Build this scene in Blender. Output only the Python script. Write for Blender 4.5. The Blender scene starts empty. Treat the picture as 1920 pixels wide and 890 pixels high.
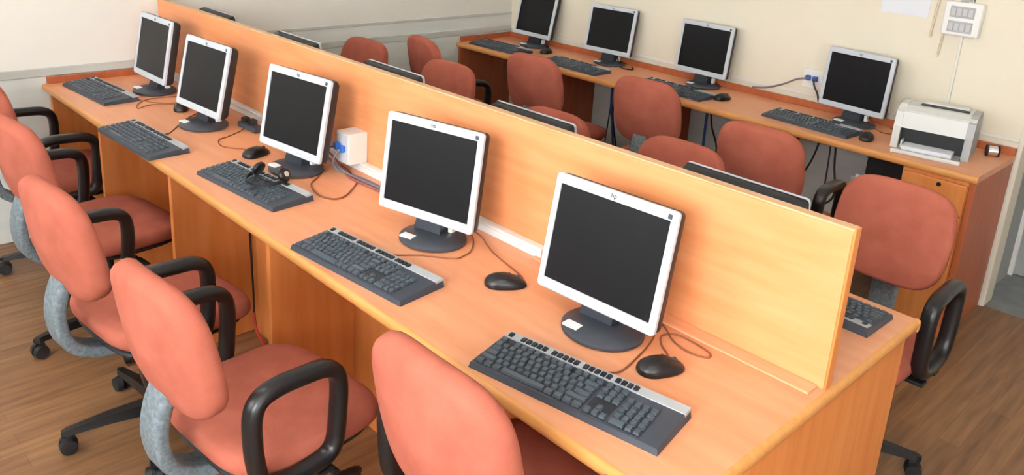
import bpy, bmesh, math, random
from mathutils import Vector, Matrix
C = bpy.context.scene
COL = C.collection
PI = math.pi
rnd = random.Random(7)

# ------------------------------------------------------------------ materials
def srgb(r, g, b):
    f = lambda c: (c/255/12.92) if c/255 <= .04045 else ((c/255+.055)/1.055)**2.4
    return (f(r), f(g), f(b), 1)

def mat(name, col, rough=.5, metal=0, spec=.5, emit=None, coat=0):
    m = bpy.data.materials.new(name); m.use_nodes = True
    b = m.node_tree.nodes['Principled BSDF']
    b.inputs['Base Color'].default_value = col
    b.inputs['Roughness'].default_value = rough
    b.inputs['Metallic'].default_value = metal
    b.inputs['Specular IOR Level'].default_value = spec
    b.inputs['Coat Weight'].default_value = coat
    return m

def noisy(name, c1, c2, scale=(4, 4, 4), rough=.5, spec=.5, bump=0, nscale=5.0, detail=4, coat=0, bscale=None, rot=(0, 0, 0), ramp=(.3, .7)):
    m = mat(name, c1, rough, 0, spec, coat=coat)
    nt = m.node_tree; b = nt.nodes['Principled BSDF']
    tc = nt.nodes.new('ShaderNodeTexCoord'); mp = nt.nodes.new('ShaderNodeMapping')
    mp.inputs['Scale'].default_value = scale; mp.inputs['Rotation'].default_value = rot
    nz = nt.nodes.new('ShaderNodeTexNoise'); nz.inputs['Scale'].default_value = nscale; nz.inputs['Detail'].default_value = detail
    cr = nt.nodes.new('ShaderNodeValToRGB')
    cr.color_ramp.elements[0].position = ramp[0]; cr.color_ramp.elements[0].color = c1
    cr.color_ramp.elements[1].position = ramp[1]; cr.color_ramp.elements[1].color = c2
    nt.links.new(tc.outputs['Object'], mp.inputs['Vector']); nt.links.new(mp.outputs['Vector'], nz.inputs['Vector'])
    nt.links.new(nz.outputs['Fac'], cr.inputs['Fac']); nt.links.new(cr.outputs['Color'], b.inputs['Base Color'])
    if bump:
        bp = nt.nodes.new('ShaderNodeBump'); bp.inputs['Strength'].default_value = bump; bp.inputs['Distance'].default_value = .002
        n2 = nt.nodes.new('ShaderNodeTexNoise'); n2.inputs['Scale'].default_value = bscale or nscale*8
        nt.links.new(tc.outputs['Object'], n2.inputs['Vector'])
        nt.links.new(n2.outputs['Fac'], bp.inputs['Height']); nt.links.new(bp.outputs['Normal'], b.inputs['Normal'])
    return m

def floor_mat():
    m = mat('wood_laminate_floor', srgb(150, 108, 72), .38, 0, .4)
    nt = m.node_tree; b = nt.nodes['Principled BSDF']
    tc = nt.nodes.new('ShaderNodeTexCoord')
    mp = nt.nodes.new('ShaderNodeMapping'); mp.inputs['Rotation'].default_value = (0, 0, PI/2)
    br = nt.nodes.new('ShaderNodeTexBrick')
    br.inputs['Color1'].default_value = srgb(136, 98, 66); br.inputs['Color2'].default_value = srgb(156, 116, 80)
    br.inputs['Mortar'].default_value = srgb(122, 86, 58)
    br.inputs['Scale'].default_value = 1; br.inputs['Mortar Size'].default_value = .0008
    br.inputs['Brick Width'].default_value = .9; br.inputs['Row Height'].default_value = .068
    br.offset = .37; br.inputs['Bias'].default_value = -.1
    mp2 = nt.nodes.new('ShaderNodeMapping'); mp2.inputs['Scale'].default_value = (26, 2.2, 1)
    nz = nt.nodes.new('ShaderNodeTexNoise'); nz.inputs['Scale'].default_value = 1.6; nz.inputs['Detail'].default_value = 6
    cr = nt.nodes.new('ShaderNodeValToRGB')
    cr.color_ramp.elements[0].position = .32; cr.color_ramp.elements[0].color = (.50, .47, .44, 1)
    cr.color_ramp.elements[1].position = .68; cr.color_ramp.elements[1].color = (1.12, 1.1, 1.08, 1)
    mx = nt.nodes.new('ShaderNodeMix'); mx.data_type = 'RGBA'; mx.blend_type = 'MULTIPLY'; mx.inputs['Factor'].default_value = .75
    L = nt.links.new
    L(tc.outputs['Object'], mp.inputs['Vector']); L(mp.outputs['Vector'], br.inputs['Vector'])
    L(tc.outputs['Object'], mp2.inputs['Vector']); L(mp2.outputs['Vector'], nz.inputs['Vector'])
    L(nz.outputs['Fac'], cr.inputs['Fac']); L(br.outputs['Color'], mx.inputs['A']); L(cr.outputs['Color'], mx.inputs['B'])
    L(mx.outputs['Result'], b.inputs['Base Color'])
    return m

M = {}
M['floor'] = floor_mat()
M['top'] = noisy('beech_laminate_top', srgb(214, 144, 102), srgb(224, 158, 118), (1.2, 9, 9), .36, .4, nscale=3, detail=5)
M['panel'] = noisy('orange_laminate_panel', srgb(208, 124, 62), srgb(222, 142, 80), (9, 9, 1.0), .42, .4, nscale=3, detail=5)
M['screenwood'] = noisy('orange_laminate_partition', srgb(222, 141, 88), srgb(234, 157, 106), (1.2, 9, 9), .4, .4, nscale=3, detail=5)
M['edge'] = noisy('pale_wood_edging', srgb(202, 136, 72), srgb(214, 152, 88), (1.5, 20, 20), .33, .45, nscale=3)
M['cap'] = noisy('worn_pale_capping', srgb(196, 150, 104), srgb(212, 172, 130), (2, 20, 20), .45, nscale=3)
M['red_shaded'] = noisy('reddish_shaded_laminate', srgb(166, 86, 50), srgb(182, 100, 62), (9, 9, 1.0), .4, .4, nscale=3)  # shade of the wall desk's end panel put into a darker, redder laminate
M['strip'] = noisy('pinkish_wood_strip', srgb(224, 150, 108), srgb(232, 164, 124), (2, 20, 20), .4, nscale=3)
M['fabric'] = noisy('coral_red_fabric', srgb(166, 90, 72), srgb(178, 100, 81), (5, 5, 5), .9, .2, bump=.35, nscale=3, bscale=500)
M['black'] = mat('black_plastic', srgb(20, 21, 23), .32, 0, .5)
M['matblack'] = mat('dull_black_plastic', srgb(24, 25, 28), .6)
M['grey'] = noisy('blue_grey_plastic', srgb(84, 97, 104), srgb(122, 132, 137), (30, 30, 30), .55, nscale=3, bump=.3, bscale=70)
M['silver'] = mat('silver_bezel_plastic', srgb(190, 196, 202), .4, 0, .5)
M['shell'] = mat('charcoal_monitor_shell', srgb(30, 31, 36), .5)
M['screen'] = mat('dark_lcd_screen', srgb(24, 25, 27), .35, 0, .18)
M['slate'] = mat('slate_stand_plastic', srgb(58, 62, 70), .45)
M['neck'] = mat('dark_blue_neck_plastic', srgb(28, 36, 48), .45)
M['kbody'] = mat('slate_keyboard_body', srgb(56, 64, 74), .5)
M['key'] = mat('dark_key_plastic', srgb(72, 82, 90), .45)
M['hotkey'] = mat('black_hotkey_plastic', srgb(34, 38, 46), .45)
M['kstrip'] = mat('silver_keyboard_strip', srgb(164, 168, 170), .45)
M['white'] = mat('white_plastic', srgb(234, 234, 230), .4)
M['paper'] = mat('white_paper', srgb(226, 228, 234), .8)
M['sticker'] = mat('white_sticker', srgb(236, 236, 232), .6)
M['greymark'] = mat('grey_printed_mark', srgb(62, 66, 76), .6)
M['blue'] = mat('blue_plug_plastic', srgb(44, 108, 196), .45)
M['bluewire'] = mat('blue_cable', srgb(48, 84, 150), .5)
M['brownwire'] = mat('brown_cable', srgb(134, 78, 48), .55)
M['greywire'] = mat('grey_cable', srgb(120, 112, 116), .55)
M['pinkwire'] = mat('dull_red_cable', srgb(150, 84, 84), .55)
M['redwire'] = mat('red_cable', srgb(176, 44, 34), .5)
M['wall_l'] = noisy('cream_paint', srgb(225, 222, 213), srgb(229, 226, 217), (1, 1, 1), .75, .25, nscale=2)
M['wall_r'] = noisy('warm_cream_paint', srgb(224, 215, 194), srgb(228, 220, 200), (1, 1, 1), .75, .25, nscale=2)
M['dado'] = noisy('pale_grey_dado_tile', srgb(214, 219, 213), srgb(226, 229, 223), (1, .6, 6), .3, .5, nscale=3)
M['band'] = noisy('grey_dado_band', srgb(188, 191, 184), srgb(202, 204, 196), (1, .6, 8), .35, nscale=3)
M['ceil'] = mat('white_ceiling_paint', srgb(238, 236, 230), .9)
M['jamb'] = mat('off_white_jamb', srgb(222, 216, 200), .6)
M['shaded_door'] = noisy('grey_shaded_door', srgb(150, 152, 150), srgb(164, 166, 164), (1, 1, 1), .6, nscale=2)  # shadow in the recess is put into this grey
M['greyfloor'] = noisy('grey_stone_threshold', srgb(120, 124, 126), srgb(138, 142, 142), (4, 4, 4), .5, nscale=3)
M['pgrey'] = mat('light_grey_printer', srgb(216, 218, 214), .45)
M['pside'] = mat('mid_grey_printer_side', srgb(168, 170, 170), .5)
M['greysw'] = mat('grey_switch', srgb(186, 186, 186), .5)
M['dark'] = mat('dark_slot', srgb(26, 30, 32), .6)
M['chrome'] = mat('shiny_metal', srgb(214, 214, 214), .22, .9)
M['frame'] = mat('window_frame_paint', srgb(232, 230, 224), .5)
M['glass'] = mat('window_glass', (1, 1, 1, 1), .02)
M['glass'].node_tree.nodes['Principled BSDF'].inputs['Transmission Weight'].default_value = 1
M['glass'].node_tree.nodes['Principled BSDF'].inputs['IOR'].default_value = 1.02

# ------------------------------------------------------------------ helpers
def obj(name, bm, m, parent=None, smooth=False, loc=None):
    me = bpy.data.meshes.new(name)
    bmesh.ops.recalc_face_normals(bm, faces=bm.faces)
    bm.to_mesh(me); bm.free()
    if smooth:
        for p in me.polygons: p.use_smooth = True
    me.materials.append(m)
    o = bpy.data.objects.new(name, me); COL.objects.link(o)
    if parent: o.parent = parent
    if loc: o.location = loc
    if smooth:
        try:
            me.set_sharp_from_angle(angle=math.radians(38))
        except Exception: pass
    return o

def empty(name, label, cat, loc=(0, 0, 0), rz=0, group=None):
    o = bpy.data.objects.new(name, None); COL.objects.link(o)
    o.empty_display_size = .05
    o.location = loc; o.rotation_euler = (0, 0, rz)
    o['label'] = label; o['category'] = cat
    if group: o['group'] = group
    return o

def tag(o, label, cat, group=None):
    o['label'] = label; o['category'] = cat
    if group: o['group'] = group
    return o

def struct(o, label=None, cat=None):
    o['kind'] = 'structure'
    if label: o['label'] = label
    if cat: o['category'] = cat
    return o

def dup(root, loc, rz, label, group=None, skip=()):
    r = root.copy(); COL.objects.link(r); r.location = loc; r.rotation_euler = (0, 0, rz); r['label'] = label
    if group: r['group'] = group
    for ch in list(root.children):
        if ch.get('side') in skip: continue
        c = ch.copy(); COL.objects.link(c); c.parent = r
        for g in list(ch.children):
            d = g.copy(); COL.objects.link(d); d.parent = c
    return r

def box(bm, a, b, bev=0, mtx=None, seg=2):
    x0, y0, z0 = a; x1, y1, z1 = b
    x0, x1 = min(x0, x1), max(x0, x1); y0, y1 = min(y0, y1), max(y0, y1); z0, z1 = min(z0, z1), max(z0, z1)
    vs = [bm.verts.new(p) for p in [(x0, y0, z0), (x1, y0, z0), (x1, y1, z0), (x0, y1, z0), (x0, y0, z1), (x1, y0, z1), (x1, y1, z1), (x0, y1, z1)]]
    fs = [bm.faces.new([vs[i] for i in f]) for f in [(3, 2, 1, 0), (4, 5, 6, 7), (0, 1, 5, 4), (1, 2, 6, 5), (2, 3, 7, 6), (3, 0, 4, 7)]]
    geo = vs
    if bev:
        es = list({e for f in fs for e in f.edges})
        r = bmesh.ops.bevel(bm, geom=es, offset=bev, segments=seg, affect='EDGES', profile=.5)
        geo = list({v for f in r['faces'] for v in f.verts} | {v for v in vs if v.is_valid})
    if mtx: bmesh.ops.transform(bm, matrix=mtx, verts=geo)
    return bm

def bx(a, b, bev=0, mtx=None, seg=2):
    return box(bmesh.new(), a, b, bev, mtx, seg)

def prism(bm, pts, axis, a, b):
    """closed polygon pts (2d) extruded along axis ('x','y','z') from a to b"""
    def mk(p, t):
        return {'x': (t, p[0], p[1]), 'y': (p[0], t, p[1]), 'z': (p[0], p[1], t)}[axis]
    v0 = [bm.verts.new(mk(p, a)) for p in pts]; v1 = [bm.verts.new(mk(p, b)) for p in pts]
    n = len(pts)
    bm.faces.new(v0[::-1]); bm.faces.new(v1)
    for i in range(n): bm.faces.new((v0[i], v0[(i+1) % n], v1[(i+1) % n], v1[i]))
    return bm

def loops(bm, rings, capa=True, capb=True):
    vr = [[bm.verts.new(p) for p in r] for r in rings]
    n = len(vr[0])
    for a, b in zip(vr, vr[1:]):
        for i in range(n): bm.faces.new((a[i], a[(i+1) % n], b[(i+1) % n], b[i]))
    if capa: bm.faces.new(vr[0][::-1])
    if capb: bm.faces.new(vr[-1])
    return bm

def lathe(bm, prof, n=28, c=(0, 0, 0), sx=1, sy=1):
    rings = [[(c[0]+sx*r*math.cos(2*PI*i/n), c[1]+sy*r*math.sin(2*PI*i/n), c[2]+z) for i in range(n)] for r, z in prof]
    return loops(bm, rings)

def cyl(bm, p, q, r, n=14, r2=None):
    p = Vector(p); q = Vector(q); d = (q-p).normalized()
    u = d.orthogonal().normalized(); v = d.cross(u)
    r2 = r if r2 is None else r2
    return loops(bm, [[p+(u*math.cos(2*PI*i/n)+v*math.sin(2*PI*i/n))*r for i in range(n)],
                      [q+(u*math.cos(2*PI*i/n)+v*math.sin(2*PI*i/n))*r2 for i in range(n)]])

def catmull(pts, k=8, closed=False):
    P = [Vector(p) for p in pts]; out = []; n = len(P)
    rng = range(n if closed else n-1)
    for i in rng:
        if closed: a, b, c, d = P[i-1], P[i], P[(i+1) % n], P[(i+2) % n]
        else:
            b, c = P[i], P[i+1]; a = P[i-1] if i else b*2-c; d = P[i+2] if i+2 < n else c*2-b
        for j in range(k):
            t = j/k
            out.append(.5*((2*b)+(c-a)*t+(2*a-5*b+4*c-d)*t*t+(3*b-a-3*c+d)*t**3))
    if not closed: out.append(P[-1])
    return out

def tube(bm, pts, r, n=8, k=8, closed=False):
    path = catmull(pts, k, closed); m = len(path)
    rings = []; u = None
    for i, p in enumerate(path):
        if closed: d = path[(i+1) % m]-path[i-1]
        else: d = path[min(i+1, m-1)]-path[max(i-1, 0)]
        d.normalize()
        if u is None: u = d.orthogonal().normalized()
        else:
            u = (u-d*u.dot(d)); u = u.normalized() if u.length > 1e-6 else d.orthogonal().normalized()
        v = d.cross(u)
        rings.append([p+(u*math.cos(2*PI*j/n)+v*math.sin(2*PI*j/n))*r for j in range(n)])
    if closed: rings.append(rings[0])
    loops(bm, rings, not closed, not closed)
    if closed: bmesh.ops.remove_doubles(bm, verts=bm.verts, dist=1e-6)
    return bm

def sweep(bm, path, wx, th, side=Vector((1, 0, 0)), closed=False, rr=.35):
    """rounded bar of width wx (along side) and thickness th swept along a path lying in the plane normal to side"""
    m = len(path); rings = []
    sec = []
    for (cx, cy) in [(1, 1), (-1, 1), (-1, -1), (1, -1)]:
        for j in range(4):
            a = {(1, 1): 0, (-1, 1): PI/2, (-1, -1): PI, (1, -1): 1.5*PI}[(cx, cy)]+j*PI/6
            rad = rr*min(wx, th)
            sec.append((cx*(wx/2-rad)+rad*math.cos(a), cy*(th/2-rad)+rad*math.sin(a)))
    W = wx if not callable(wx) else None
    for i, p in enumerate(path):
        if closed: d = path[(i+1) % m]-path[i-1]
        else: d = path[min(i+1, m-1)]-path[max(i-1, 0)]
        d.normalize(); nrm = side.cross(d).normalized()
        rings.append([p+side*a+nrm*b for a, b in sec])
    if closed: rings.append(rings[0])
    loops(bm, rings, not closed, not closed)
    if closed: bmesh.ops.remove_doubles(bm, verts=bm.verts, dist=1e-6)
    return bm

def superell(n, k, a, b):
    out = []
    for i in range(k):
        t = 2*PI*i/k; c, s = math.cos(t), math.sin(t)
        out.append((a*math.copysign(abs(c)**(2/n), c), b*math.copysign(abs(s)**(2/n), s)))
    return out

def text_mesh(s, size, depth=.0004):
    cu = bpy.data.curves.new('lettering', 'FONT'); cu.body = s; cu.size = size; cu.align_x = 'CENTER'; cu.align_y = 'CENTER'; cu.extrude = depth
    o = bpy.data.objects.new('lettering', cu); COL.objects.link(o)
    bpy.context.view_layer.update()
    me = bpy.data.meshes.new_from_object(o.evaluated_get(bpy.context.evaluated_depsgraph_get()))
    bpy.data.objects.remove(o); bpy.data.curves.remove(cu)
    bm = bmesh.new(); bm.from_mesh(me); bpy.data.meshes.remove(me)
    return bm

# ------------------------------------------------------------------ room
XW, YW = -3.585, 3.03          # far wall, right wall
XN, YN, ZC = 2.6, -2.9, 2.85
H = .75
struct(obj('floor', bx((XW-.1, YN-.1, -.1), (XN+.1, YW+.02, 0)), M['floor']), 'brown wood laminate floor of narrow planks', 'floor')
struct(obj('ceiling', bx((XW-.1, YN-.1, ZC), (XN+.1, YW+.8, ZC+.1)), M['ceil']))
struct(obj('wall_left', bx((XW-.1, YN-.1, 0), (XW, YW+.1, ZC)), M['wall_l']), 'cream painted wall across the far end of the long desk', 'wall')
ZS = .95
XE = -.298                      # where the right wall ends in a corner
struct(obj('wall_right', bx((XW, YW, 0), (XE-.02, YW+.12, ZC)), M['wall_r']), 'warm cream wall behind the wall desk', 'wall')
struct(obj('trim_1', bx((XE-.02, YW-.004, 0), (XE, YW+.12, ZC), .003), M['jamb']), 'pale corner bead ending the cream wall by the wall desk', 'trim')
struct(obj('wall_recess', bx((XE-.3, YW+.62, 0), (XN+.1, YW+.72, ZC)), M['wall_r']))
struct(obj('wall_recess_side', bx((XE-.14, YW+.12, 0), (XE-.04, YW+.62, ZC)), M['shaded_door']))
struct(obj('floor_recess', bx((XE-.3, YW+.02, -.1), (XN+.1, YW+.72, 0)), M['greyfloor']), 'grey stone threshold past the end of the wall desk', 'floor')
bm = bmesh.new()
W3 = (-2.5, -.9)
box(bm, (XN, YN-.1, 0), (XN+.1, YW+.8, ZS)); box(bm, (XN, YN-.1, 2.3), (XN+.1, YW+.8, ZC)); box(bm, (XN, YN-.1, ZS), (XN+.1, W3[0], 2.3)); box(bm, (XN, W3[1], ZS), (XN+.1, YW+.8, 2.3))
struct(obj('wall_back', bm, M['wall_l']))
w = struct(empty('window_3', 'added fill window in the wall behind the photographer', 'window', (XN, W3[0], ZS)))  # made-up window, added to light the near side like a camera flash
bm = bmesh.new()
for p, q in [((.02, 0, 0), (.08, 1.6, .05)), ((.02, 0, 1.3), (.08, 1.6, 1.35)), ((.02, 0, .05), (.08, .05, 1.3)), ((.02, 1.55, .05), (.08, 1.6, 1.3)), ((.02, .77, .05), (.08, .83, 1.3))]: box(bm, p, q, .004)
obj('window_frame', bm, M['frame'], w)
obj('window_pane', bx((.045, .05, .05), (.05, 1.55, 1.3)), M['glass'], w)
d = empty('door_1', 'door greyed with painted-in shade past the corner beside the wall desk', 'door', (XE+.25, YW+.5, 0)); struct(d)
obj('door_panel', bx((-.27, .03, .005), (.6, .07, 2.05), .002), M['shaded_door'], d)
obj('door_frame', bx((-.32, 0, 0), (-.27, .09, 2.1), .004), M['frame'], d)
# dado on the far wall
struct(obj('trim_2', bx((XW, YN, 0), (XW+.006, YW, .782)), M['dado']), 'pale grey tiled dado along the far wall', 'dado')
struct(obj('trim_3', bx((XW, YN, .782), (XW+.012, YW, .822), .003), M['band']), 'grey band along the top of the dado', 'trim')
struct(obj('trim_4', bx((XW, .57, .822), (XW+.004, YW, .898)), M['dado']), 'pale grey strip above the dado band', 'trim')
struct(obj('trim_5', bx((XW, .57, .898), (XW+.008, YW, .915), .002), M['band']), 'thin grey moulding over the dado', 'trim')
struct(obj('trim_7', bx((XW+.013, YW-.006, 0), (XE-.02, YW, .73)), M['dado']), 'pale grey dado on the wall under the wall desk', 'dado')
struct(obj('trim_6', bx((XW+.01, YW-.006, .80), (XE-.02, YW, .815), .002), M['wall_l']), 'thin pale strip along the cream wall above the wall desk', 'trim')

# front wall (behind the photographer's left) with two windows
WIN = [(-3.0, -1.5), (-.5, 1.7)]
ZS, ZT = 1.15, 2.65
xs = [XW-.1]+[v for w in WIN for v in w]+[XN+.1]
bm = bmesh.new()
box(bm, (XW-.1, YN-.1, 0), (XN+.1, YN, ZS)); box(bm, (XW-.1, YN-.1, ZT), (XN+.1, YN, ZC))
for i in (0, 2, 4): box(bm, (xs[i], YN-.1, ZS), (xs[i+1], YN, ZT))
struct(obj('wall_front', bm, M['wall_l']))
for i, (a, b) in enumerate(WIN):
    w = struct(empty('window_%d' % (i+1), 'wide window in the wall opposite, %s' % ('near the far corner' if i == 0 else 'by the photographer'), 'window', (a, YN-.1, ZS)))
    bm = bmesh.new(); W = b-a; Hh = ZT-ZS
    for p, q in [((0, .02, 0), (W, .08, .05)), ((0, .02, Hh-.05), (W, .08, Hh)), ((0, .02, .05), (.05, .08, Hh-.05)), ((W-.05, .02, .05), (W, .08, Hh-.05)), ((W/2-.03, .02, .05), (W/2+.03, .08, Hh-.05))]: box(bm, p, q, .004)
    obj('window_frame', bm, M['frame'], w)
    obj('window_pane', bx((.05, .045, .05), (W-.05, .05, Hh-.05)), M['glass'], w)

# ------------------------------------------------------------------ the long double desk
YP, TP, YD, ZP = .554, .025, 1.066, 1.124
XD = XW+.014
desk = empty('computer_desk', 'long orange laminate double computer desk with a raised central partition', 'desk', (0, 0, 0))
obj('worktop', bx((XD, .012, H-.03), (-.012, YD-.012, H)), M['top'], desk)
def nose(axis, a, b, fixed, sign):
    """half round edging; profile bulges by .014 towards sign along the other axis"""
    pts = []
    for i in range(9):
        t = -PI/2+PI*i/8
        pts.append((fixed+sign*(.012*math.cos(t)**.8 if math.cos(t) > 1e-6 else 0), H-.0165+.0165*math.sin(t)))
    pts.append((fixed-sign*.0002, H)); pts.append((fixed-sign*.0002, H-.033))
    return prism(bmesh.new(), pts, axis, a, b)
obj('edging', nose('x', XD, 0, .012, -1), M['edge'], desk, True)
obj('edging', nose('x', XD, 0, YD-.012, 1), M['edge'], desk, True)
obj('edging', nose('y', .004, YD-.004, -.012, 1), M['edge'], desk, True)
obj('end_panel', bx((-.05, .016, 0), (-.022, YD-.018, H-.032), .002), M['panel'], desk)
obj('end_panel', bx((XD, .03, 0), (XD+.025, YD-.03, H-.032), .002), M['panel'], desk)
DIV = [-.745, -1.46, -2.17, -2.885]
for x in DIV:
    obj('divider', bx((x-.012, .02, 0), (x+.012, .315, H-.032), .002), M['panel'], desk)
    obj('divider', bx((x-.012, .82, 0), (x+.012, YD-.02, H-.032), .002), M['panel'], desk)
obj('modesty_panel', bx((XD+.026, .316, 0), (-.051, .334, H-.032)), M['panel'], desk)
obj('modesty_panel', bx((XD+.026, .80, 0), (-.051, .819, H-.032)), M['panel'], desk)
obj('partition', bx((XD, YP, H), (-.018, YP+TP, ZP-.006), .0015), M['screenwood'], desk)
obj('partition_cap', bx((XD, YP-.002, ZP-.006), (-.016, YP+TP+.002, ZP), .002), M['cap'], desk)
obj('partition_edging', bx((-.018, YP-.001, H), (-.012, YP+TP+.001, ZP), .002), M['panel'], desk)
obj('back_strip', bx((XD, .02, H), (XD+.018, YP-.002, H+.032), .002), M['red_shaded'], desk)
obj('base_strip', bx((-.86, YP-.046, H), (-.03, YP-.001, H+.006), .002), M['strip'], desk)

tr = empty('cable_trunking', 'white plastic cable trunking running along the foot of the partition', 'trunking', (-.84, YP-.016, H))
obj('channel', bx((XD+.84+.03, -.012, 0), (0, .0155, .022), .0015), M['white'], tr)
obj('lid', bx((XD+.84+.03, -.013, .022), (0, .0155, .031), .003), M['white'], tr)

# ------------------------------------------------------------------ wall desk
YR, XR = 2.516, -.314
HR = .742
wd = empty('wall_desk', 'orange brown laminate desk running along the cream wall', 'desk', (0, YR, 0))
def W_(a, b): return (a[0], a[1]-YR, a[2]), (b[0], b[1]-YR, b[2])
obj('worktop', bx(*W_((XD, YR+.012, HR-.03), (XR-.004, YW-.008, HR))), M['top'], wd)
bm = nose('x', XD, XR, YR+.012, -1); bmesh.ops.translate(bm, vec=(0, -YR, HR-H), verts=bm.verts)
obj('edging', bm, M['edge'], wd, True)
obj('back_strip', bx(*W_((XD, YW-.026, HR), (XR-.004, YW-.008, HR+.034)), .002), M['red_shaded'], wd)
obj('back_strip', bx(*W_((XD, YR+.03, HR), (XD+.018, YW-.027, HR+.034)), .002), M['red_shaded'], wd)
obj('end_panel', bx(*W_((XR-.03, YR+.02, 0), (XR-.006, YW-.008, HR-.032)), .002), M['red_shaded'], wd)
obj('end_panel', bx(*W_((XD, YR+.02, 0), (XD+.025, YW-.008, HR-.032)), .002), M['red_shaded'], wd)
for x in (-2.77, -2.02, -1.33):
    obj('divider', bx(*W_((x-.012, YR+.04, 0), (x+.012, YW-.008, HR-.032)), .002), M['red_shaded'], wd)
obj('shelf', bx(*W_((-.87, 2.70, .505), (-.616, YW-.01, .522)), .002), M['red_shaded'], wd)

ped = empty('drawer_pedestal', 'orange wooden drawer pedestal with a lock under the wall desk', 'cabinet', (-.345, YR, 0))
def Pd(a, b): return (a[0]+.345, a[1]-YR, a[2]), (b[0]+.345, b[1]-YR, b[2])
obj('carcass', bx(*Pd((-.612, YR+.024, 0), (-.346, YW-.01, HR-.032)), .002), M['panel'], ped)
dr = obj('drawer', bx(*Pd((-.604, YR+.006, .56), (-.348, YR+.023, HR-.05)), .003), M['panel'], ped)
bm = bmesh.new(); cyl(bm, Pd((-.455, YR+.001, .672), (0, 0, 0))[0], Pd((-.455, YR+.008, .672), (0, 0, 0))[0], .009, 16)
obj('lock', bm, M['dark'], dr)
obj('door', bx(*Pd((-.604, YR+.006, .03), (-.348, YR+.023, .55)), .003), M['panel'], ped)

# ------------------------------------------------------------------ monitor
PW, PH = .345, .29
def make_monitor(label, x, y, yaw, tilt, facing=0, bz=.058, group=None, z=H, src=None, lite=False):
    r = empty('computer_monitor', label, 'monitor', (x, y, z), yaw+facing, group)
    T = Matrix.Translation((0, 0, bz)) @ Matrix.Rotation(-tilt, 4, 'X')
    t, b, s, th = .024, .027, .018, .012
    def P_(bm): bmesh.ops.transform(bm, matrix=T, verts=bm.verts); return bm
    # bezel: frame with a hole (front at y=0, thickness backward +y)
    bm = bmesh.new()
    def rr(w0, w1, h0, h1, rad, y_):
        pts = []
        for cx, cz, a0 in [(w1-rad, h1-rad, 0), (w0+rad, h1-rad, PI/2), (w0+rad, h0+rad, PI), (w1-rad, h0+rad, 1.5*PI)]:
            for j in range(5):
                a = a0+j*PI/8; pts.append((cx+rad*math.cos(a), y_, cz+rad*math.sin(a)))
        return pts
    o_ = (-PW/2, PW/2, 0, PH); i_ = (-PW/2+s, PW/2-s, b, PH-t)
    rings = [rr(*i_, .002, .006), rr(*i_, .002, .001), rr(i_[0]-.001, i_[1]+.001, i_[2]-.001, i_[3]+.001, .003, 0),
             rr(o_[0]+.003, o_[1]-.003, o_[2]+.003, o_[3]-.003, .008, 0), rr(*o_, .010, .003), rr(*o_, .010, th)]
    loops(bm, rings, False, False)
    obj('bezel', P_(bm), M['silver'], r, True)
    obj('screen', P_(bx((i_[0], .004, i_[2]), (i_[1], .008, i_[3]))), M['screen'], r)
    bm = bmesh.new()
    q = lambda k, y_, dz=0: rr(-PW/2+k, PW/2-k, k+dz, PH-k+dz, .012, y_)
    loops(bm, [q(.003, .009), q(.001, th), q(.002, th+.022), q(.010, th+.036), q(.045, th+.046), q(.08, th+.050)], True, True)
    obj('back_shell', P_(bm), M['shell'], r, True)
    # stand
    bm = bmesh.new()
    lathe(bm, [(.090, 0), (.098, .003), (.098, .010), (.092, .015), (.05, .019), (.001, .020)], 40, (.026, .018, 0), 1.04, .95)
    bs = obj('stand_base', bm, M['slate'], r, True)
    obj('sticker', bx((-.042, -.052, .0150), (.0, -.026, .0198)), M['sticker'], bs)
    bm = bmesh.new()
    loops(bm, [[(-.048, .02, .016), (.048, .02, .016), (.048, .075, .016), (-.048, .075, .016)],
               [(-.045, .03, .05), (.045, .03, .05), (.045, .075, .05), (-.045, .075, .05)],
               [(-.04, .05, .13), (.04, .05, .13), (.04, .085, .13), (-.04, .085, .13)]])
    obj('stand_neck', bm, M['neck'], r)
    if not lite:
        # round maker's mark and the small badge on the bezel
        bm = text_mesh('hp', .0165)
        bmesh.ops.transform(bm, matrix=T @ Matrix.Translation((0, -.0006, PH-t/2)) @ Matrix.Rotation(PI/2, 4, 'X'), verts=bm.verts)
        obj('maker_mark', bm, M['greymark'], r)
        obj('badge', P_(bx((PW/2-.026, -.0008, PH-.020), (PW/2-.015, .0005, PH-.009), .0003)), M['greymark'], r)
        bm = bmesh.new()
        for k in range(4): cyl(bm, (.05+.022*k, -.0012, b*.45), (.05+.022*k, .001, b*.45), .0035, 10)
        obj('control_buttons', P_(bm), M['silver'], r, True)
        obj('connector', bx((.052, .052, .018), (.068, .075, .048), .004), M['white'], r)
    return r

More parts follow.
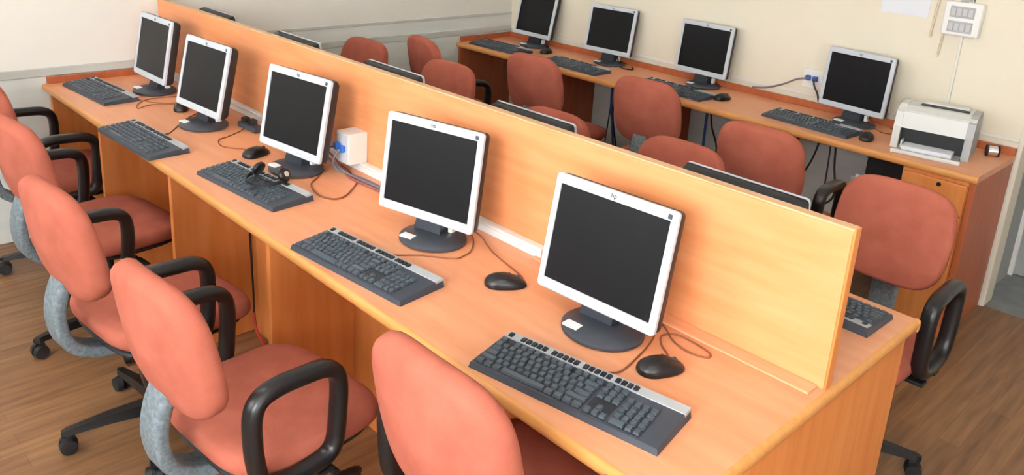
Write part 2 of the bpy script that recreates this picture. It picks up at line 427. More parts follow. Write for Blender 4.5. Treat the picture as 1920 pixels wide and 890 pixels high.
MON = {}
G1 = 'silver monitors along the front of the long desk'
R_ = math.radians
for k, (lab, x, y, yaw, tilt, bz) in {
    'M5': ('silver framed monitor nearest the camera, close to the open end of the long desk', -.502, .345, 3.5, 10.3, .053),
    'M4': ('silver framed monitor just right of the white socket box, angled towards the aisle', -1.147, .345, 12.9, 8, .060),
    'M3': ('silver framed monitor just left of the white socket box, behind the headset', -1.901, .333, 6.9, 11, .059),
    'M2': ('silver framed monitor second from the far wall on the long desk', -2.575, .299, 3.9, 12.8, .059),
    'M1': ('silver framed monitor standing nearest the far wall on the front of the long desk', -3.21, .350, .9, 10.9, .058)}.items():
    MON[k] = make_monitor(lab, x, y, R_(yaw), R_(tilt), 0, bz, G1)
G2 = 'monitors on the wall desk'
for k, (lab, x, y, yaw, tilt, bz) in {
    'R1': ('silver framed monitor on the wall desk in the far corner of the room', -3.235, 2.88, -1, 11.8, .066),
    'R2': ('silver framed monitor on the wall desk, second from the far corner', -2.588, 2.89, 4, 9.4, .066),
    'R3': ('silver framed monitor on the wall desk, first one left of the wall socket', -1.912, 2.90, -2, 6, .066),
    'R4': ('silver framed monitor on the wall desk beside the white printer', -1.023, 2.87, -6.5, 4, .063)}.items():
    MON[k] = make_monitor(lab, x, y, R_(yaw), R_(tilt), 0, bz, G2, HR)
G3 = 'monitors behind the partition showing only their tops'
for x, lab in [(-.375, 'monitor top showing over the partition nearest its open end, beside the armchair'),
               (-1.115, 'monitor top showing over the partition, second from its open end'),
               (-1.845, 'monitor top showing over the partition, middle one of five'),
               (-2.54, 'monitor top showing over the partition, second from the far wall'),
               (-3.30, 'monitor top showing over the partition nearest the far wall')]:
    make_monitor(lab, x, .80, 0, R_(9), PI, .049, G3, lite=True)

# ------------------------------------------------------------------ keyboards
KW, KD = .45, .152
def ktop(y): return .013+(y+KD/2)/KD*.011
def kslab(bm, x0, x1, y0, y1, lift, base=None, bev=0):
    z = lambda y: ktop(y)+lift
    zb = (lambda y: base) if base is not None else (lambda y: ktop(y)-.004)
    vs = [bm.verts.new(p) for p in [(x0, y0, zb(y0)), (x1, y0, zb(y0)), (x1, y1, zb(y1)), (x0, y1, zb(y1)),
                                    (x0+bev, y0+bev, z(y0)), (x1-bev, y0+bev, z(y0)), (x1-bev, y1-bev, z(y1)), (x0+bev, y1-bev, z(y1))]]
    for f in [(3, 2, 1, 0), (4, 5, 6, 7), (0, 1, 5, 4), (1, 2, 6, 5), (2, 3, 7, 6), (3, 0, 4, 7)]: bm.faces.new([vs[i] for i in f])
    return bm
U = .0176
def key_layout():
    out = {'letter_block': [], 'function_row': [], 'navigation_block': [], 'number_pad': []}
    x0 = -.216
    def row(blk, y, xs, widths):
        x = xs
        for w in widths:
            if w > 0: out[blk].append((x, x+w*U-.0022, y))
            x += abs(w)*U
    ys = [.0145, -.0035, -.0215, -.0395, -.0575]
    row('function_row', .0345, x0, [1, -1, 1, 1, 1, 1, -.5, 1, 1, 1, 1, -.5, 1, 1, 1, 1])
    row('letter_block', ys[0], x0, [1]*13+[2]); row('letter_block', ys[1], x0, [1.5]+[1]*12+[1.5])
    row('letter_block', ys[2], x0, [1.75]+[1]*11+[2.25]); row('letter_block', ys[3], x0, [2.25]+[1]*10+[2.75])
    row('letter_block', ys[4], x0, [1.25, 1.25, 1.25, 6.25, 1.25, 1.25, 1.25, 1.25])
    xn = x0+15.3*U
    row('function_row', .0345, xn, [1, 1, 1])
    row('navigation_block', ys[0], xn, [1, 1, 1]); row('navigation_block', ys[1], xn, [1, 1, 1])
    row('navigation_block', ys[3], xn, [-1, 1]); row('navigation_block', ys[4], xn, [1, 1, 1])
    xp = xn+3.3*U
    for i in range(4): row('number_pad', ys[i], xp, [1, 1, 1, 1])
    row('number_pad', ys[4], xp, [2, 1, 1])
    return out
LAY = key_layout()
def make_keyboard(label, x, y, yaw, detail, group, z=H):
    r = empty('keyboard', label, 'keyboard', (x, y, z), yaw, group)
    bm = bmesh.new(); kslab(bm, -KW/2, KW/2, -KD/2, KD/2, 0, .0, .003)
    obj('body', bm, M['kbody'], r)
    st = obj('silver_strip', kslab(bmesh.new(), -KW/2+.004, KW/2-.001, .046, KD/2-.003, .0025, None, .001), M['kstrip'], r)
    for gx, n in ((-.214, 1), (-.180, 5), (-.098, 5), (-.018, 5), (.060, 4)):
        for k in range(n):
            bm = bmesh.new(); xx = gx+k*.0142
            kslab(bm, xx, xx+.0134, .049, .0655, .006, None, .002)
            obj('hotkey', bm, M['hotkey'], st)
    for blk, keys in LAY.items():
        xs0 = min(k[0] for k in keys); xs1 = max(k[1] for k in keys); ys0 = min(k[2] for k in keys); ys1 = max(k[2] for k in keys)
        if detail:
            b = obj(blk, kslab(bmesh.new(), xs0-.001, xs1+.001, ys0-.0086, ys1+.0086, .0006), M['hotkey'], r)
            for a, c, yk in keys:
                obj('key', kslab(bmesh.new(), a, c, yk-.0078, yk+.0078, .0062, None, .0022), M['key'], b)
        else:
            bm = bmesh.new()
            for a, c, yk in keys: kslab(bm, a, c, yk-.0078, yk+.0078, .0062, None, .0022)
            obj(blk, bm, M['key'], r)
    return r
KG = 'keyboards along the long desk'
K5 = make_keyboard('slate keyboard with a silver strip, nearest the camera at the open desk end', -.352, .13, R_(10.2), True, KG)
K4 = make_keyboard('slate keyboard in front of the monitor just right of the white socket box', -1.092, .109, R_(5.8), True, KG)
K3 = make_keyboard('slate keyboard with a black headset lying on it', -1.803, .153, R_(5.5), False, KG)
K2 = make_keyboard('slate keyboard jutting slightly over the front edge of the long desk', -2.47, .045, R_(3), False, KG)
K1 = make_keyboard('slate keyboard nearest the far wall on the front of the long desk', -3.27, .157, R_(4.5), False, KG)
KB = make_keyboard('keyboard behind the partition, on the desk corner before the armchair', -.275, .932, PI+R_(-1), False, KG)
KG2 = 'keyboards on the wall desk'
make_keyboard('dark keyboard on the wall desk in the far corner', -3.26, 2.63, R_(1), False, KG2, HR)
make_keyboard('dark keyboard on the wall desk, second from the far corner', -2.60, 2.63, R_(-2), False, KG2, HR)
make_keyboard('dark keyboard on the wall desk, mostly hidden behind a red chair back', -1.90, 2.66, R_(-3), False, KG2, HR)
make_keyboard('dark keyboard on the wall desk nearest the printer', -1.115, 2.675, R_(-4), False, KG2, HR)

# ------------------------------------------------------------------ mice
def make_mouse(label, x, y, yaw, group, z=H):
    r = empty('computer_mouse', label, 'mouse', (x, y, z), yaw, group)
    rings = []
    for zz, sc in [(0, .93), (.004, 1), (.010, 1), (.017, .95), (.024, .84), (.030, .64), (.034, .38), (.0355, .12)]:
        ring = []
        for px, py in superell(2.5, 28, .030*sc, .056*sc):
            taper = 1-.12*(py/.056)
            hz = zz*(1-.28*max(0, py/.056)-.05*max(0, -py/.056))
            ring.append((px*taper, py-.004*zz/.035, hz))
        rings.append(ring)
    obj('body', loops(bmesh.new(), rings), M['black'], r, True)
    bm = bmesh.new(); cyl(bm, (-.0035, .030, .0235), (.0035, .030, .0235), .007, 16)
    obj('scroll_wheel', bm, M['slate'], r, True)
    bm = bmesh.new(); tube(bm, [(-.022, .008, .0275), (-.012, .009, .0325), (0, .0095, .0345), (.012, .009, .0325), (.022, .008, .0275)], .0008, 6)
    obj('button_seam', bm, M['dark'], r)
    return r
MG = 'black mice on the long desk'
m5 = make_mouse('black mouse nearest the camera with its cable coiled behind', -.285, .335, R_(-28), MG)
m4 = make_mouse('black mouse between the two nearest monitors', -.785, .340, R_(-40), MG)
m3 = make_mouse('black mouse beside the keyboard with the headset, below the monitor edge', -2.095, .315, R_(12), MG)
m1 = make_mouse('black mouse half hidden by the monitor second from the far wall', -2.83, .345, R_(60), MG)
MG2 = 'black mice on the wall desk'
make_mouse('black mouse on the wall desk beside a half hidden keyboard', -1.64, 2.735, R_(-10), MG2, HR)
make_mouse('black mouse on the wall desk just left of the printer', -.838, 2.672, R_(10), MG2, HR)
make_mouse('black mouse on the wall desk beside the corner monitor', -3.00, 2.80, R_(10), MG2, HR)

# cables lie on the desk; each is a part of the thing it comes out of
def cable(parent, pts, m, r=.0022, name='cable', z=H):
    mw = Matrix.LocRotScale(parent.location, parent.rotation_euler, None).inverted()
    P = [mw @ Vector((p[0], p[1], (p[2] if len(p) > 2 else z+r))) for p in pts]
    return obj(name, tube(bmesh.new(), P, r), m, parent, True)
cable(m5, [(-.300, .378, H+.006), (-.312, .398), (-.348, .423), (-.372, .458), (-.352, .490), (-.31, .492), (-.262, .484), (-.245, .468), (-.262, .452), (-.30, .447), (-.345, .462), (-.40, .50), (-.46, .505)], M['brownwire'])
cable(K5, [(-.363, .206, H+.006), (-.352, .235), (-.338, .264), (-.352, .345), (-.371, .413), (-.39, .45), (-.44, .49)], M['brownwire'])
cable(m4, [(-.752, .378, H+.006), (-.80, .408), (-.932, .441), (-1.0, .468), (-1.045, .491), (-1.10, .505)], M['brownwire'])
cable(K4, [(-1.13, .188, H+.006), (-1.105, .212), (-1.057, .273), (-.988, .331), (-.985, .37), (-.998, .405), (-1.047, .457), (-1.10, .49)], M['brownwire'])
cable(MON['M3'], [(-1.83, .45, .80), (-1.80, .41), (-1.755, .36), (-1.72, .32), (-1.66, .293), (-1.60, .286), (-1.557, .303), (-1.555, .34), (-1.585, .385), (-1.652, .454), (-1.75, .49), (-1.83, .505)], M['brownwire'], .0028)
cable(MON['M3'], [(-1.86, .42, .83), (-1.82, .46, .78), (-1.74, .47), (-1.60, .475), (-1.48, .482), (-1.35, .50), (-1.2, .52)], M['greywire'], .005)
cable(MON['M3'], [(-1.87, .43, .84), (-1.85, .48, .79), (-1.79, .485), (-1.70, .455), (-1.60, .46), (-1.48, .468), (-1.30, .49), (-1.18, .51)], M['pinkwire'], .004)
cable(m3, [(-2.11, .368, H+.006), (-2.14, .345), (-2.245, .262), (-2.335, .281), (-2.36, .33), (-2.40, .40), (-2.43, .43)], M['brownwire'])
cable(K2, [(-2.53, .124, H+.006), (-2.514, .159), (-2.60, .235), (-2.66, .283), (-2.73, .37), (-2.76, .45)], M['brownwire'])
cable(K1, [(-3.10, .245, H+.006), (-3.05, .26), (-2.97, .31), (-2.93, .40), (-2.95, .49)], M['brownwire'])
cable(m1, [(-2.88, .37, H+.006), (-2.93, .33), (-2.96, .26), (-2.93, .20), (-3.0, .225), (-3.06, .30), (-3.04, .42), (-3.0, .5)], M['brownwire'])
cable(MON['R4'], [(-.97, 2.93, .80), (-.90, 2.90), (-.84, 2.85), (-.80, 2.87), (-.80, 2.93), (-.85, 2.97)], M['brownwire'], .0028, z=HR)
cable(MON['R2'], [(-2.53, 2.93, .80), (-2.46, 2.89), (-2.40, 2.87), (-2.37, 2.90), (-2.42, 2.95)], M['matblack'], .004, z=HR)

# headset on keyboard
hs = empty('headset', 'black headset with round ear pads lying on a keyboard', 'headset', (-1.765, .172, H+.0285), R_(20))
bm = bmesh.new()
pth = [Vector((.066*math.cos(a), .075*math.sin(a)+.02, .009)) for a in [PI*1.02+PI*.96*i/28 for i in range(29)]]
sweep(bm, pth, .012, .005, Vector((0, 0, 1)))
obj('headband', bm, M['matblack'], hs, True)
for sx in (-1, 1):
    T = Matrix.Translation((sx*.055, .035, .024)) @ Matrix.Rotation(sx*R_(62), 4, 'Y')
    bm = bmesh.new(); lathe(bm, [(.019, -.010), (.025, -.006), (.025, .003), (.020, .009), (.008, .011), (.001, .011)], 24)
    bmesh.ops.transform(bm, matrix=T, verts=bm.verts)
    e = obj('ear_cup', bm, M['black'], hs, True)
    bm = bmesh.new(); lathe(bm, [(.009, .010), (.009, .0125), (.001, .013)], 18); bmesh.ops.transform(bm, matrix=T, verts=bm.verts)
    obj('cap', bm, M['silver'], e, True)
obj('microphone_boom', tube(bmesh.new(), [(-.058, .03, .012), (-.04, .01, .006), (-.01, .0, .004), (.02, .0, .004)], .0025, 6), M['matblack'], hs, True)
# cup bottoms rest on the keys
# power strip behind second monitor
ps = empty('power_strip', 'dark power strip behind the monitor second from the far wall', 'power strip', (-2.41, .452, H), R_(3))
obj('body', bx((-.07, -.022, 0), (.07, .022, .022), .004), M['slate'], ps)
obj('plug', bx((-.055, -.014, .022), (-.025, .014, .042), .004), M['matblack'], ps)
obj('plug', bx((.0, -.014, .022), (.03, .014, .045), .004), M['matblack'], ps)

# socket box on the partition
sb = empty('socket_box', 'white socket box with blue plugs fixed to the partition', 'socket', (-1.772, YP, H+.032))
obj('box', bx((-.040, -.078, 0), (.040, -.0005, .112), .003), M['white'], sb)
pl = obj('socket_plate', bx((-.034, -.0795, .008), (.034, -.078, .104), .0004), M['paper'], sb)
obj('plug', bx((-.030, -.100, .048), (-.006, -.0797, .074), .004), M['blue'], sb)
obj('plug', bx((.000, -.098, .044), (.022, -.0797, .068), .004), M['blue'], sb)
cable(sb, [(-1.790, .456, .843), (-1.80, .435, .84), (-1.84, .43, .825), (-1.875, .44, .80), (-1.89, .455, .77)], M['slate'], .004)
cable(sb, [(-1.761, .458, .838), (-1.765, .44, .82), (-1.775, .44, .785), (-1.76, .46), (-1.68, .485), (-1.55, .49)], M['greywire'], .004)

# ------------------------------------------------------------------ office chair (faces +y)
def pad(outline_n, a, b, th, k=40, dome=.012, edge=.4):
    """pillow: superellipse outline a x b in xy plane, thickness th in z, rounded rim, domed top"""
    rings = []
    def ring(sc, z): return [(px*sc, py*sc, z) for px, py in superell(outline_n, k, a, b)]
    h = th/2
    rings.append(ring(.02, -h)); rings.append(ring(.5, -h)); rings.append(ring(.86, -h))
    for i in range(7):
        t = -PI/2+PI*i/6
        rings.append(ring(.92+.08*math.cos(t), h*math.sin(t)*.98))
    rings.append(ring(.80, h+dome*.45)); rings.append(ring(.5, h+dome*.85)); rings.append(ring(.02, h+dome))
    bm = bmesh.new(); loops(bm, rings)
    return bm
def make_chair(label, group):
    r = empty('office_chair', label, 'chair', (0, 0, 0), 0, group)
    SZ = .435
    # seat
    bm = pad(4.0, .230, .225, .062, 44, .010)
    for v in bm.verts:
        f = max(0, v.co.y-.10)/.125
        v.co.z -= .028*f*f
        f = max(0, -v.co.y-.10)/.125; v.co.z += .010*f
        v.co.z += SZ; v.co.y += .015
    obj('seat', bm, M['fabric'], r, True)
    bm = pad(4.0, .215, .205, .02, 36, 0)
    for v in bm.verts: v.co.z += SZ-.040; v.co.y += .01
    obj('seat_pan', bm, M['matblack'], r, True)
    # backrest: outline in xz, leaning
    bm = pad(3.8, .190, .170, .046, 52, .004)
    for v in bm.verts:
        x, y, z = v.co
        w = 1-.05*max(0, y/.18)**1.5-.05*max(0, -y/.18)**1.5
        v.co.x = x*w
        v.co.z = z+.35*x*x
        if z < 0:                                             # upholstered rear swells outwards, most in its lower half
            q = max(0, 1-(x/.190)**2)*max(0, 1-((y+.03)/.19)**2 if y > -.03 else 1-((y+.03)/.165)**2)
            v.co.z -= .040*q**.7
    bmesh.ops.transform(bm, matrix=Matrix.Translation((0, -.252, .735)) @ Matrix.Rotation(R_(102), 4, 'X') @ Matrix.Diagonal((1, 1, -1, 1)), verts=bm.verts)
    obj('backrest', bm, M['fabric'], r, True)
    # grey bracket cover behind and under the backrest
    path = catmull([(0, -.262, .62), (0, -.286, .56), (0, -.294, .49), (0, -.272, .412), (0, -.20, .364), (0, -.10, .352), (0, -.02, .352)], 5)
    bm = bmesh.new(); sweep(bm, path, .086, .036, Vector((1, 0, 0)), False, .35)
    obj('backrest_bracket', bm, M['grey'], r, True)
    # loop arms
    loop = [(-.172, .56), (-.170, .625), (-.148, .660), (-.10, .670), (-.04, .668), (.015, .662), (.048, .640), (.058, .595), (.054, .52), (.046, .455), (.022, .425), (-.03, .416), (-.09, .416), (-.135, .428), (-.158, .46), (-.168, .51)]
    for s in (-1, 1):
        pth = catmull([(s*.246, a-.022, b) for a, b in loop], 5, True)
        bm = bmesh.new(); sweep(bm, pth, .048, .038, Vector((1, 0, 0)), True, .45)
        ar = obj('armrest', bm, M['black'], r, True); ar['side'] = s
        for yy in (-.11, -.01): obj('mount', bx((s*.16, yy-.02, .382), (s*.262, yy+.02, .394), .003), M['matblack'], ar)
    # mechanism, lever, column, base
    obj('mechanism', bx((-.075, -.12, .335), (.075, .09, .384), .008), M['matblack'], r)
    bm = bmesh.new(); tube(bm, [(.05, .03, .352), (.12, .03, .350), (.19, .035, .345)], .006, 8); cyl(bm, (.18, .034, .346), (.235, .038, .342), .010, 10)
    obj('lever', bm, M['matblack'], r, True)
    bm = bmesh.new(); cyl(bm, (0, 0, .10), (0, 0, .24), .027, 18); cyl(bm, (0, 0, .24), (0, 0, .378), .015, 16)
    obj('gas_lift', bm, M['matblack'], r, True)
    bm = bmesh.new(); lathe(bm, [(.030, .062), (.042, .066), (.044, .108), (.036, .118), (.001, .119)], 24)
    obj('hub', bm, M['black'], r, True)
    for k in range(5):
        a = R_(72*k+18); Rm = Matrix.Rotation(a, 4, 'Z')
        bm = bmesh.new()
        loops(bm, [[(.035, -.024, .068), (.035, .024, .068), (.035, .020, .108), (.035, -.020, .108)],
                   [(.17, -.019, .070), (.17, .019, .070), (.17, .015, .098), (.17, -.015, .098)],
                   [(.285, -.014, .064), (.285, .014, .064), (.285, .011, .082), (.285, -.011, .082)],
                   [(.30, -.008, .064), (.30, .008, .064), (.30, .006, .078), (.30, -.006, .078)]])
        bmesh.ops.transform(bm, matrix=Rm, verts=bm.verts)
        lg = obj('base_leg', bm, M['black'], r)
        bm = bmesh.new()
        for s in (-1, 1):
            cyl(bm, (.283, s*.006, .027), (.283, s*.024, .027), .027, 18, .024)
        cyl(bm, (.283, 0, .03), (.283, 0, .068), .006, 8); box(bm, (.265, -.006, .022), (.300, .006, .056), .002)
        bmesh.ops.transform(bm, matrix=Rm, verts=bm.verts)
        obj('caster', bm, M['matblack'], lg, True)
    return r
CG = 'coral office chairs along the front of the long desk'
CG2 = 'red office chairs in the aisle behind the partition'
CHAIRS = [
    (-.39, .055, 0, .05, (), 'coral office chair nearest the camera, pushed under the open end of the desk', CG),
    (-1.11, -.17, 5, 0, (), 'coral office chair whose whole black loop armrest faces the camera, before the divider panel', CG),
    (-1.79, -.185, 6, 0.005, (), 'coral office chair third along the long desk from the near end', CG),
    (-2.50, -.10, 6, 0, (1,), 'coral office chair lacking its right armrest, second from the far wall at the long desk', CG),
    (-3.17, -.03, 3, 0, (), 'coral office chair cut off by the left edge, nearest the far wall', CG),
    (-.31, 1.40, 180, 0, (), 'red office chair at the open end behind the partition, in front of the drawer pedestal', CG2),
    (-1.02, 1.20, 182, -.015, (), 'red office chair whose rounded top shows just behind the partition near its middle', CG2),
    (-1.59, 1.12, 184, -.02, (), 'red office chair barely showing behind a monitor top over the partition', CG2),
    (-2.48, 1.29, 183, 0, (), 'red office chair facing the partition, in front of a darker chair back', CG2),
    (-3.18, 1.27, 184, 0, (), 'red office chair nearest the far wall behind the partition', CG2),
    (-.97, 2.17, 3, 0, (), 'red office chair with loop arms at the wall desk before the keyboard nearest the printer', CG2),
    (-1.755, 2.44, 5, 0, (-1, 1), 'armless red office chair at the wall desk hiding most of a keyboard', CG2),
    (-2.45, 2.36, 4, 0, (-1, 1), 'armless red office chair at the wall desk, second from the far corner', CG2),
    (-3.06, 2.14, -12, 0, (), 'red office chair at the far corner of the wall desk, turned slightly', CG2),
]
def raise_seat(r, dz):
    for c in r.children:
        if c.name.split('.')[0] in ('seat', 'seat_pan', 'backrest', 'backrest_bracket', 'armrest', 'mechanism', 'lever'): c.location.z += dz
STAR = {-1.11: 23, -1.79: 44, -2.5: 64, -3.17: 39, -.31: 25, -.39: 60}
proto = None
for x, y, rz, dz, skip, lab, g in CHAIRS:
    if proto is None:
        c = proto = make_chair(lab, g); proto.location = (x, y, 0); proto.rotation_euler = (0, 0, R_(rz))
    else: c = dup(proto, (x, y, 0), R_(rz), lab, g, skip)
    c['lift'] = dz
for c in [o for o in COL.objects if 'lift' in o]:
    raise_seat(c, c['lift']); del c['lift']
    turn = STAR.get(round(c.location.x, 2))               # the swivel base stands at its own angle
    for k in c.children:
        if turn and k.name.startswith('base_leg'): k.rotation_euler.z = R_(turn-18)-c.rotation_euler.z
for o in COL.objects:
    if 'side' in o: del o['side']

# ------------------------------------------------------------------ printer and things on the wall desk
pr = empty('laser_printer', 'white laser printer with an open paper tray on the wall desk', 'printer', (-.573, 2.685, HR), R_(10))
PWd, PDp, PHt = .315, .225, .185
bm = bmesh.new()
a = PWd/2
# shell as side frames + top + front upper, leaving a tray mouth
prof = [(0, .0), (PDp, 0), (PDp, .15), (PDp-.03, PHt), (.075, PHt), (.012, PHt-.03), (0, .10)]
bm = prism(bmesh.new(), [(.03, 0), (PDp, 0), (PDp, .15), (PDp-.03, PHt), (.075, PHt), (.03, PHt-.015)], 'x', -a+.002, a-.002)
obj('body', bm, M['pgrey'], pr)
bm = prism(bmesh.new(), [(0, .095), (.029, .095), (.029, PHt-.016), (.022, PHt-.022)], 'x', -a+.03, a-.03)
obj('front_cover', bm, M['pgrey'], pr)
for s in (-1, 1):
    x0, x1 = (a-.03, a) if s > 0 else (-a, -a+.03)
    bm = prism(bmesh.new(), [(0, 0), (PDp+.002, 0), (PDp+.002, .152), (PDp-.029, PHt+.003), (.075, PHt+.003), (.016, PHt-.024), (0, .098)], 'x', x0, x1)
    obj('side_panel', bm, M['pgrey' if s < 0 else 'pside'], pr)
obj('paper_mouth', bx((-a+.031, .022, .012), (a-.031, .0296, .094)), M['dark'], pr)
obj('paper_tray', bx((-a+.034, -.075, .004), (a-.034, .0215, .012), .003), M['pside'], pr)
obj('tray_lip', bx((-a+.02, -.095, 0), (a-.02, -.076, .016), .004), M['pgrey'], pr)
obj('paper_guide', bx((-a+.045, -.03, .0125), (-a+.052, .02, .045), .002), M['pgrey'], pr)
obj('paper_stack', bx((-a+.056, -.06, .0125), (a-.06, .021, .030), .001), M['paper'], pr)
obj('output_slot', bx((-a+.075, .108, PHt-.001), (a-.045, .146, PHt+.004), .001), M['dark'], pr)
obj('output_flap', bx((-a+.085, .146, PHt), (a-.05, .200, PHt+.010), .004), M['pgrey'], pr)

tp = empty('tape_roll', 'small shiny silver roll with black ends beside the printer', 'roll', (-.385, 2.915, HR), R_(25))
bm = bmesh.new(); cyl(bm, (-.018, 0, .024), (.018, 0, .024), .022, 24); obj('roll', bm, M['chrome'], tp, True)
for s in (-1, 1):
    bm = bmesh.new(); cyl(bm, (s*.0185, 0, .025), (s*.026, 0, .025), .025, 24); obj('end_disc', bm, M['matblack'], tp, True)

bxp = empty('file_box', 'dark grey box pushed under the wall desk beside the drawer pedestal', 'box', (-.745, 2.83, .556))
obj('body', bx((-.10, -.085, 0), (.115, .13, .085), .004), M['shell'], bxp)
obj('lid', bx((-.105, -.09, .086), (.12, .135, .105), .004), M['slate'], bxp)
for i, (dx, z0, z1, mm, lab) in enumerate([(-.02, .522, .540, 'pside', 'grey folder under the dark box below the wall desk'), (.0, .540, .556, 'paper', 'sheaf of white paper between a folder and the dark box')]):
    pp = obj('paper_folder' if i == 0 else 'paper_sheaf', bx((-.13, -.115, 0), (.11, .13, z1-z0), .002), M[mm], None, loc=(-.745+dx, 2.83, z0))
    tag(pp, lab, 'folder' if i == 0 else 'paper')

# cables hanging under the wall desk
def hang(label, pts, m, r, nm='hanging_cable'):
    base = Vector((pts[-1][0], pts[-1][1], 0))
    o = obj(nm, tube(bmesh.new(), [Vector(p)-base for p in pts], r, 8), m, None, True, loc=base)
    tag(o, label, 'cable', 'cables hanging under the wall desk')
ZB = HR-.033
hang('blue cable hanging under the wall desk left of the second chair from the printer', [(-2.50, 2.88, ZB), (-2.50, 2.885, .5), (-2.46, 2.89, .25), (-2.44, 2.89, .012)], M['bluewire'], .007)
hang('black cable hanging just beside the blue one left of that chair', [(-2.46, 2.86, ZB), (-2.46, 2.86, .45), (-2.38, 2.84, .2), (-2.36, 2.84, .012)], M['matblack'], .0055)
hang('grey cable hanging by the blue one, farthest from the camera', [(-2.53, 2.93, ZB), (-2.54, 2.93, .45), (-2.56, 2.93, .2), (-2.57, 2.93, .012)], M['slate'], .0045)
hang('blue cable hanging under the wall desk between two red chair backs', [(-1.81, 2.88, ZB), (-1.81, 2.88, .45), (-1.80, 2.88, .012)], M['bluewire'], .008)
hang('black cable hanging between two red chair backs, curving towards the camera', [(-1.79, 2.86, ZB), (-1.76, 2.86, .55), (-1.71, 2.86, .42), (-1.72, 2.86, .2), (-1.73, 2.86, .012)], M['matblack'], .005)
hang('black cable slanting down under the wall desk, leftmost of three by the file box', [(-1.13, 2.88, ZB), (-1.16, 2.86, .52), (-1.24, 2.84, .30), (-1.30, 2.84, .012)], M['matblack'], .005)
hang('black cable hanging straight under the wall desk, middle of three by the file box', [(-1.10, 2.90, ZB), (-1.09, 2.90, .45), (-1.09, 2.90, .012)], M['slate'], .0045)
hang('black cable looping under the wall desk, rightmost of three by the file box', [(-1.07, 2.88, ZB), (-1.05, 2.88, .52), (-1.02, 2.86, .36), (-1.10, 2.82, .26), (-1.18, 2.80, .012)], M['matblack'], .0055)
# cable in the kneehole of the long desk
hc = empty('hanging_cable', 'dark cable hanging below the front of the long desk by a divider', 'cable', (-2.14, .300, 0))
obj('lead', tube(bmesh.new(), [(0, 0, H-.034), (.004, -.004, .45), (.012, -.002, .2), (.02, -.006, .10)], .004, 8), M['matblack'], hc, True)
obj('red_end', tube(bmesh.new(), [(.02, -.006, .10), (.045, -.012, .045), (.09, -.016, .012), (.13, -.02, .006)], .005, 8), M['redwire'], hc, True)

# ------------------------------------------------------------------ things on the cream wall
ws = empty('wall_socket', 'white wall socket with dark blue plugs above the wall desk', 'socket', (-1.296, YW, .845))
obj('plate', bx((-.055, -.022, 0), (.055, -.0005, .095), .004), M['white'], ws)
for i, x in enumerate((-.020, .018)):
    obj('plug', bx((x-.012, -.046, .040), (x+.012, -.0222, .066), .004), M['bluewire'], ws)
cable(ws, [(-1.316, 2.985, .895), (-1.36, 2.965, .885), (-1.44, 2.97, .84), (-1.54, 2.985, .80), (-1.62, 2.992, .785)], M['greywire'], .005)
cable(ws, [(-1.278, 2.985, .893), (-1.262, 2.965, .87), (-1.24, 2.97, .83), (-1.235, 2.985, .79)], M['slate'], .005)
cd = empty('conduit', 'thin white conduit pipe running down the wall to the printer', 'conduit', (-.64, YW, .80))
obj('pipe', bx((-.006, -.012, 0), (.006, -.0005, .425), .003), M['wall_l'], cd)
sw = empty('switch_box', 'white switch box with two grey panels on the cream wall', 'switch', (-.648, YW, 1.226))
obj('box', bx((-.080, -.045, 0), (.080, -.0005, .152), .008), M['white'], sw)
for z0 in (.016, .082):
    pnl = obj('switch_panel', bx((-.052, -.0475, z0), (.052, -.045, z0+.05), .001), M['pside'], sw)
    for i in range(4): obj('switch', bx((-.047+.0245*i, -.051, z0+.008), (-.027+.0245*i, -.0475, z0+.042), .001), M['greysw'], pnl)
cd2 = empty('conduit', 'white conduit pipe entering the switch box from above', 'conduit', (-.63, YW, 1.378))
obj('pipe', bx((-.012, -.022, 0), (.012, -.0005, .6), .004), M['white'], cd2)
obj('clip', bx((-.045, -.026, .004), (.012, -.0005, .022), .003), M['pside'], cd2)
for x, z0, lab in [(-.772, 1.20, 'shorter of two thin cords hanging left of the switch box'), (-.722, 1.115, 'longer of two thin cords hanging left of the switch box')]:
    o = obj('loose_cord', tube(bmesh.new(), [(.012, -.008, .75), (.008, -.008, .3), (.0, -.008, .1), (-.006, -.008, .0)], .0055, 8), noisy('cream_cord', srgb(200, 186, 160), srgb(206, 192, 166)), None, True, loc=(x, YW, z0))
    tag(o, lab, 'cord')
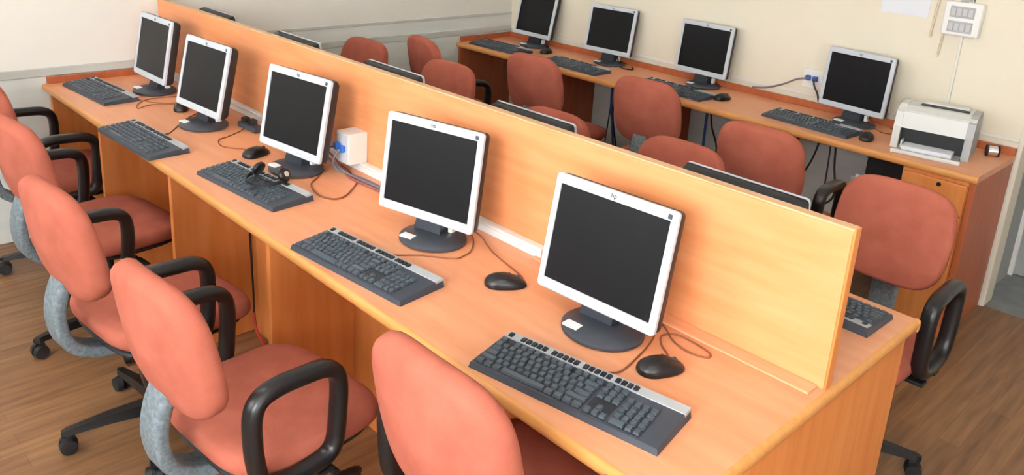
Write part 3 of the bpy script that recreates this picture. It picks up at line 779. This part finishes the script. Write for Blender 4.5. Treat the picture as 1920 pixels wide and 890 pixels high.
tag(obj('wall_notice', bx((-.11, -.0025, 0), (.11, -.0005, .30)), M['paper'], None, loc=(-.915, YW, 1.283)), 'white paper notice pinned to the cream wall left of the switch box', 'notice')

# ------------------------------------------------------------------ lights
def area(name, loc, rot, sx, sy, power, col=(1, 1, 1)):
    l = bpy.data.lights.new(name, 'AREA'); l.shape = 'RECTANGLE'; l.size = sx; l.size_y = sy; l.energy = power; l.color = col
    o = bpy.data.objects.new(name, l); COL.objects.link(o); o.location = loc; o.rotation_euler = rot
    return o
for i, (a, b) in enumerate(WIN):
    area('window_daylight_and_fill', ((a+b)/2, YN-.16, (ZS+ZT)/2), (-PI/2, 0, PI), b-a, ZT-ZS, (50, 165)[i], (.95, .98, 1))
area('window_daylight_and_fill', (XN+.16, (W3[0]+W3[1])/2, 1.62), (0, PI/2, 0), 1.35, 1.6, 60, (.97, .98, 1))  # added fill at the made-up window, stands in for camera flash
for x in (-2.3, .4):
    for y in (-.6, 1.9):
        area('ceiling_tube_light', (x, y, ZC-.03), (0, 0, 0), 1.2, .25, 8 if y < 0 else 2.5, (1, .96, .9))
w = bpy.data.worlds.new('world'); C.world = w; w.use_nodes = True
w.node_tree.nodes['Background'].inputs['Color'].default_value = (.85, .92, 1, 1)
w.node_tree.nodes['Background'].inputs['Strength'].default_value = 1.0

# ------------------------------------------------------------------ camera
cam = bpy.data.cameras.new('camera'); co = bpy.data.objects.new('camera', cam); COL.objects.link(co)
right = Vector((0.69103615, 0.72042888, 0.0587475)); down = Vector((0.24877788, -0.16074183, -0.95512912)); fwd = Vector((-0.67865942, 0.67464383, -0.29030518))
mw = Matrix((right, -down, -fwd)).transposed().to_4x4(); mw.translation = Vector((0.57584341, -1.02328274, 1.73495962))
co.matrix_world = mw
cam.sensor_fit = 'HORIZONTAL'; cam.sensor_width = 36; cam.lens = 1528.95/1920*36
cam.shift_y = -(445-260.02)/1920; cam.clip_start = .02
C.camera = co
C.view_settings.view_transform = 'Standard'; C.view_settings.look = 'None'
C.view_settings.gamma = 1; C.view_settings.use_curve_mapping = False
C.view_settings.exposure = .3
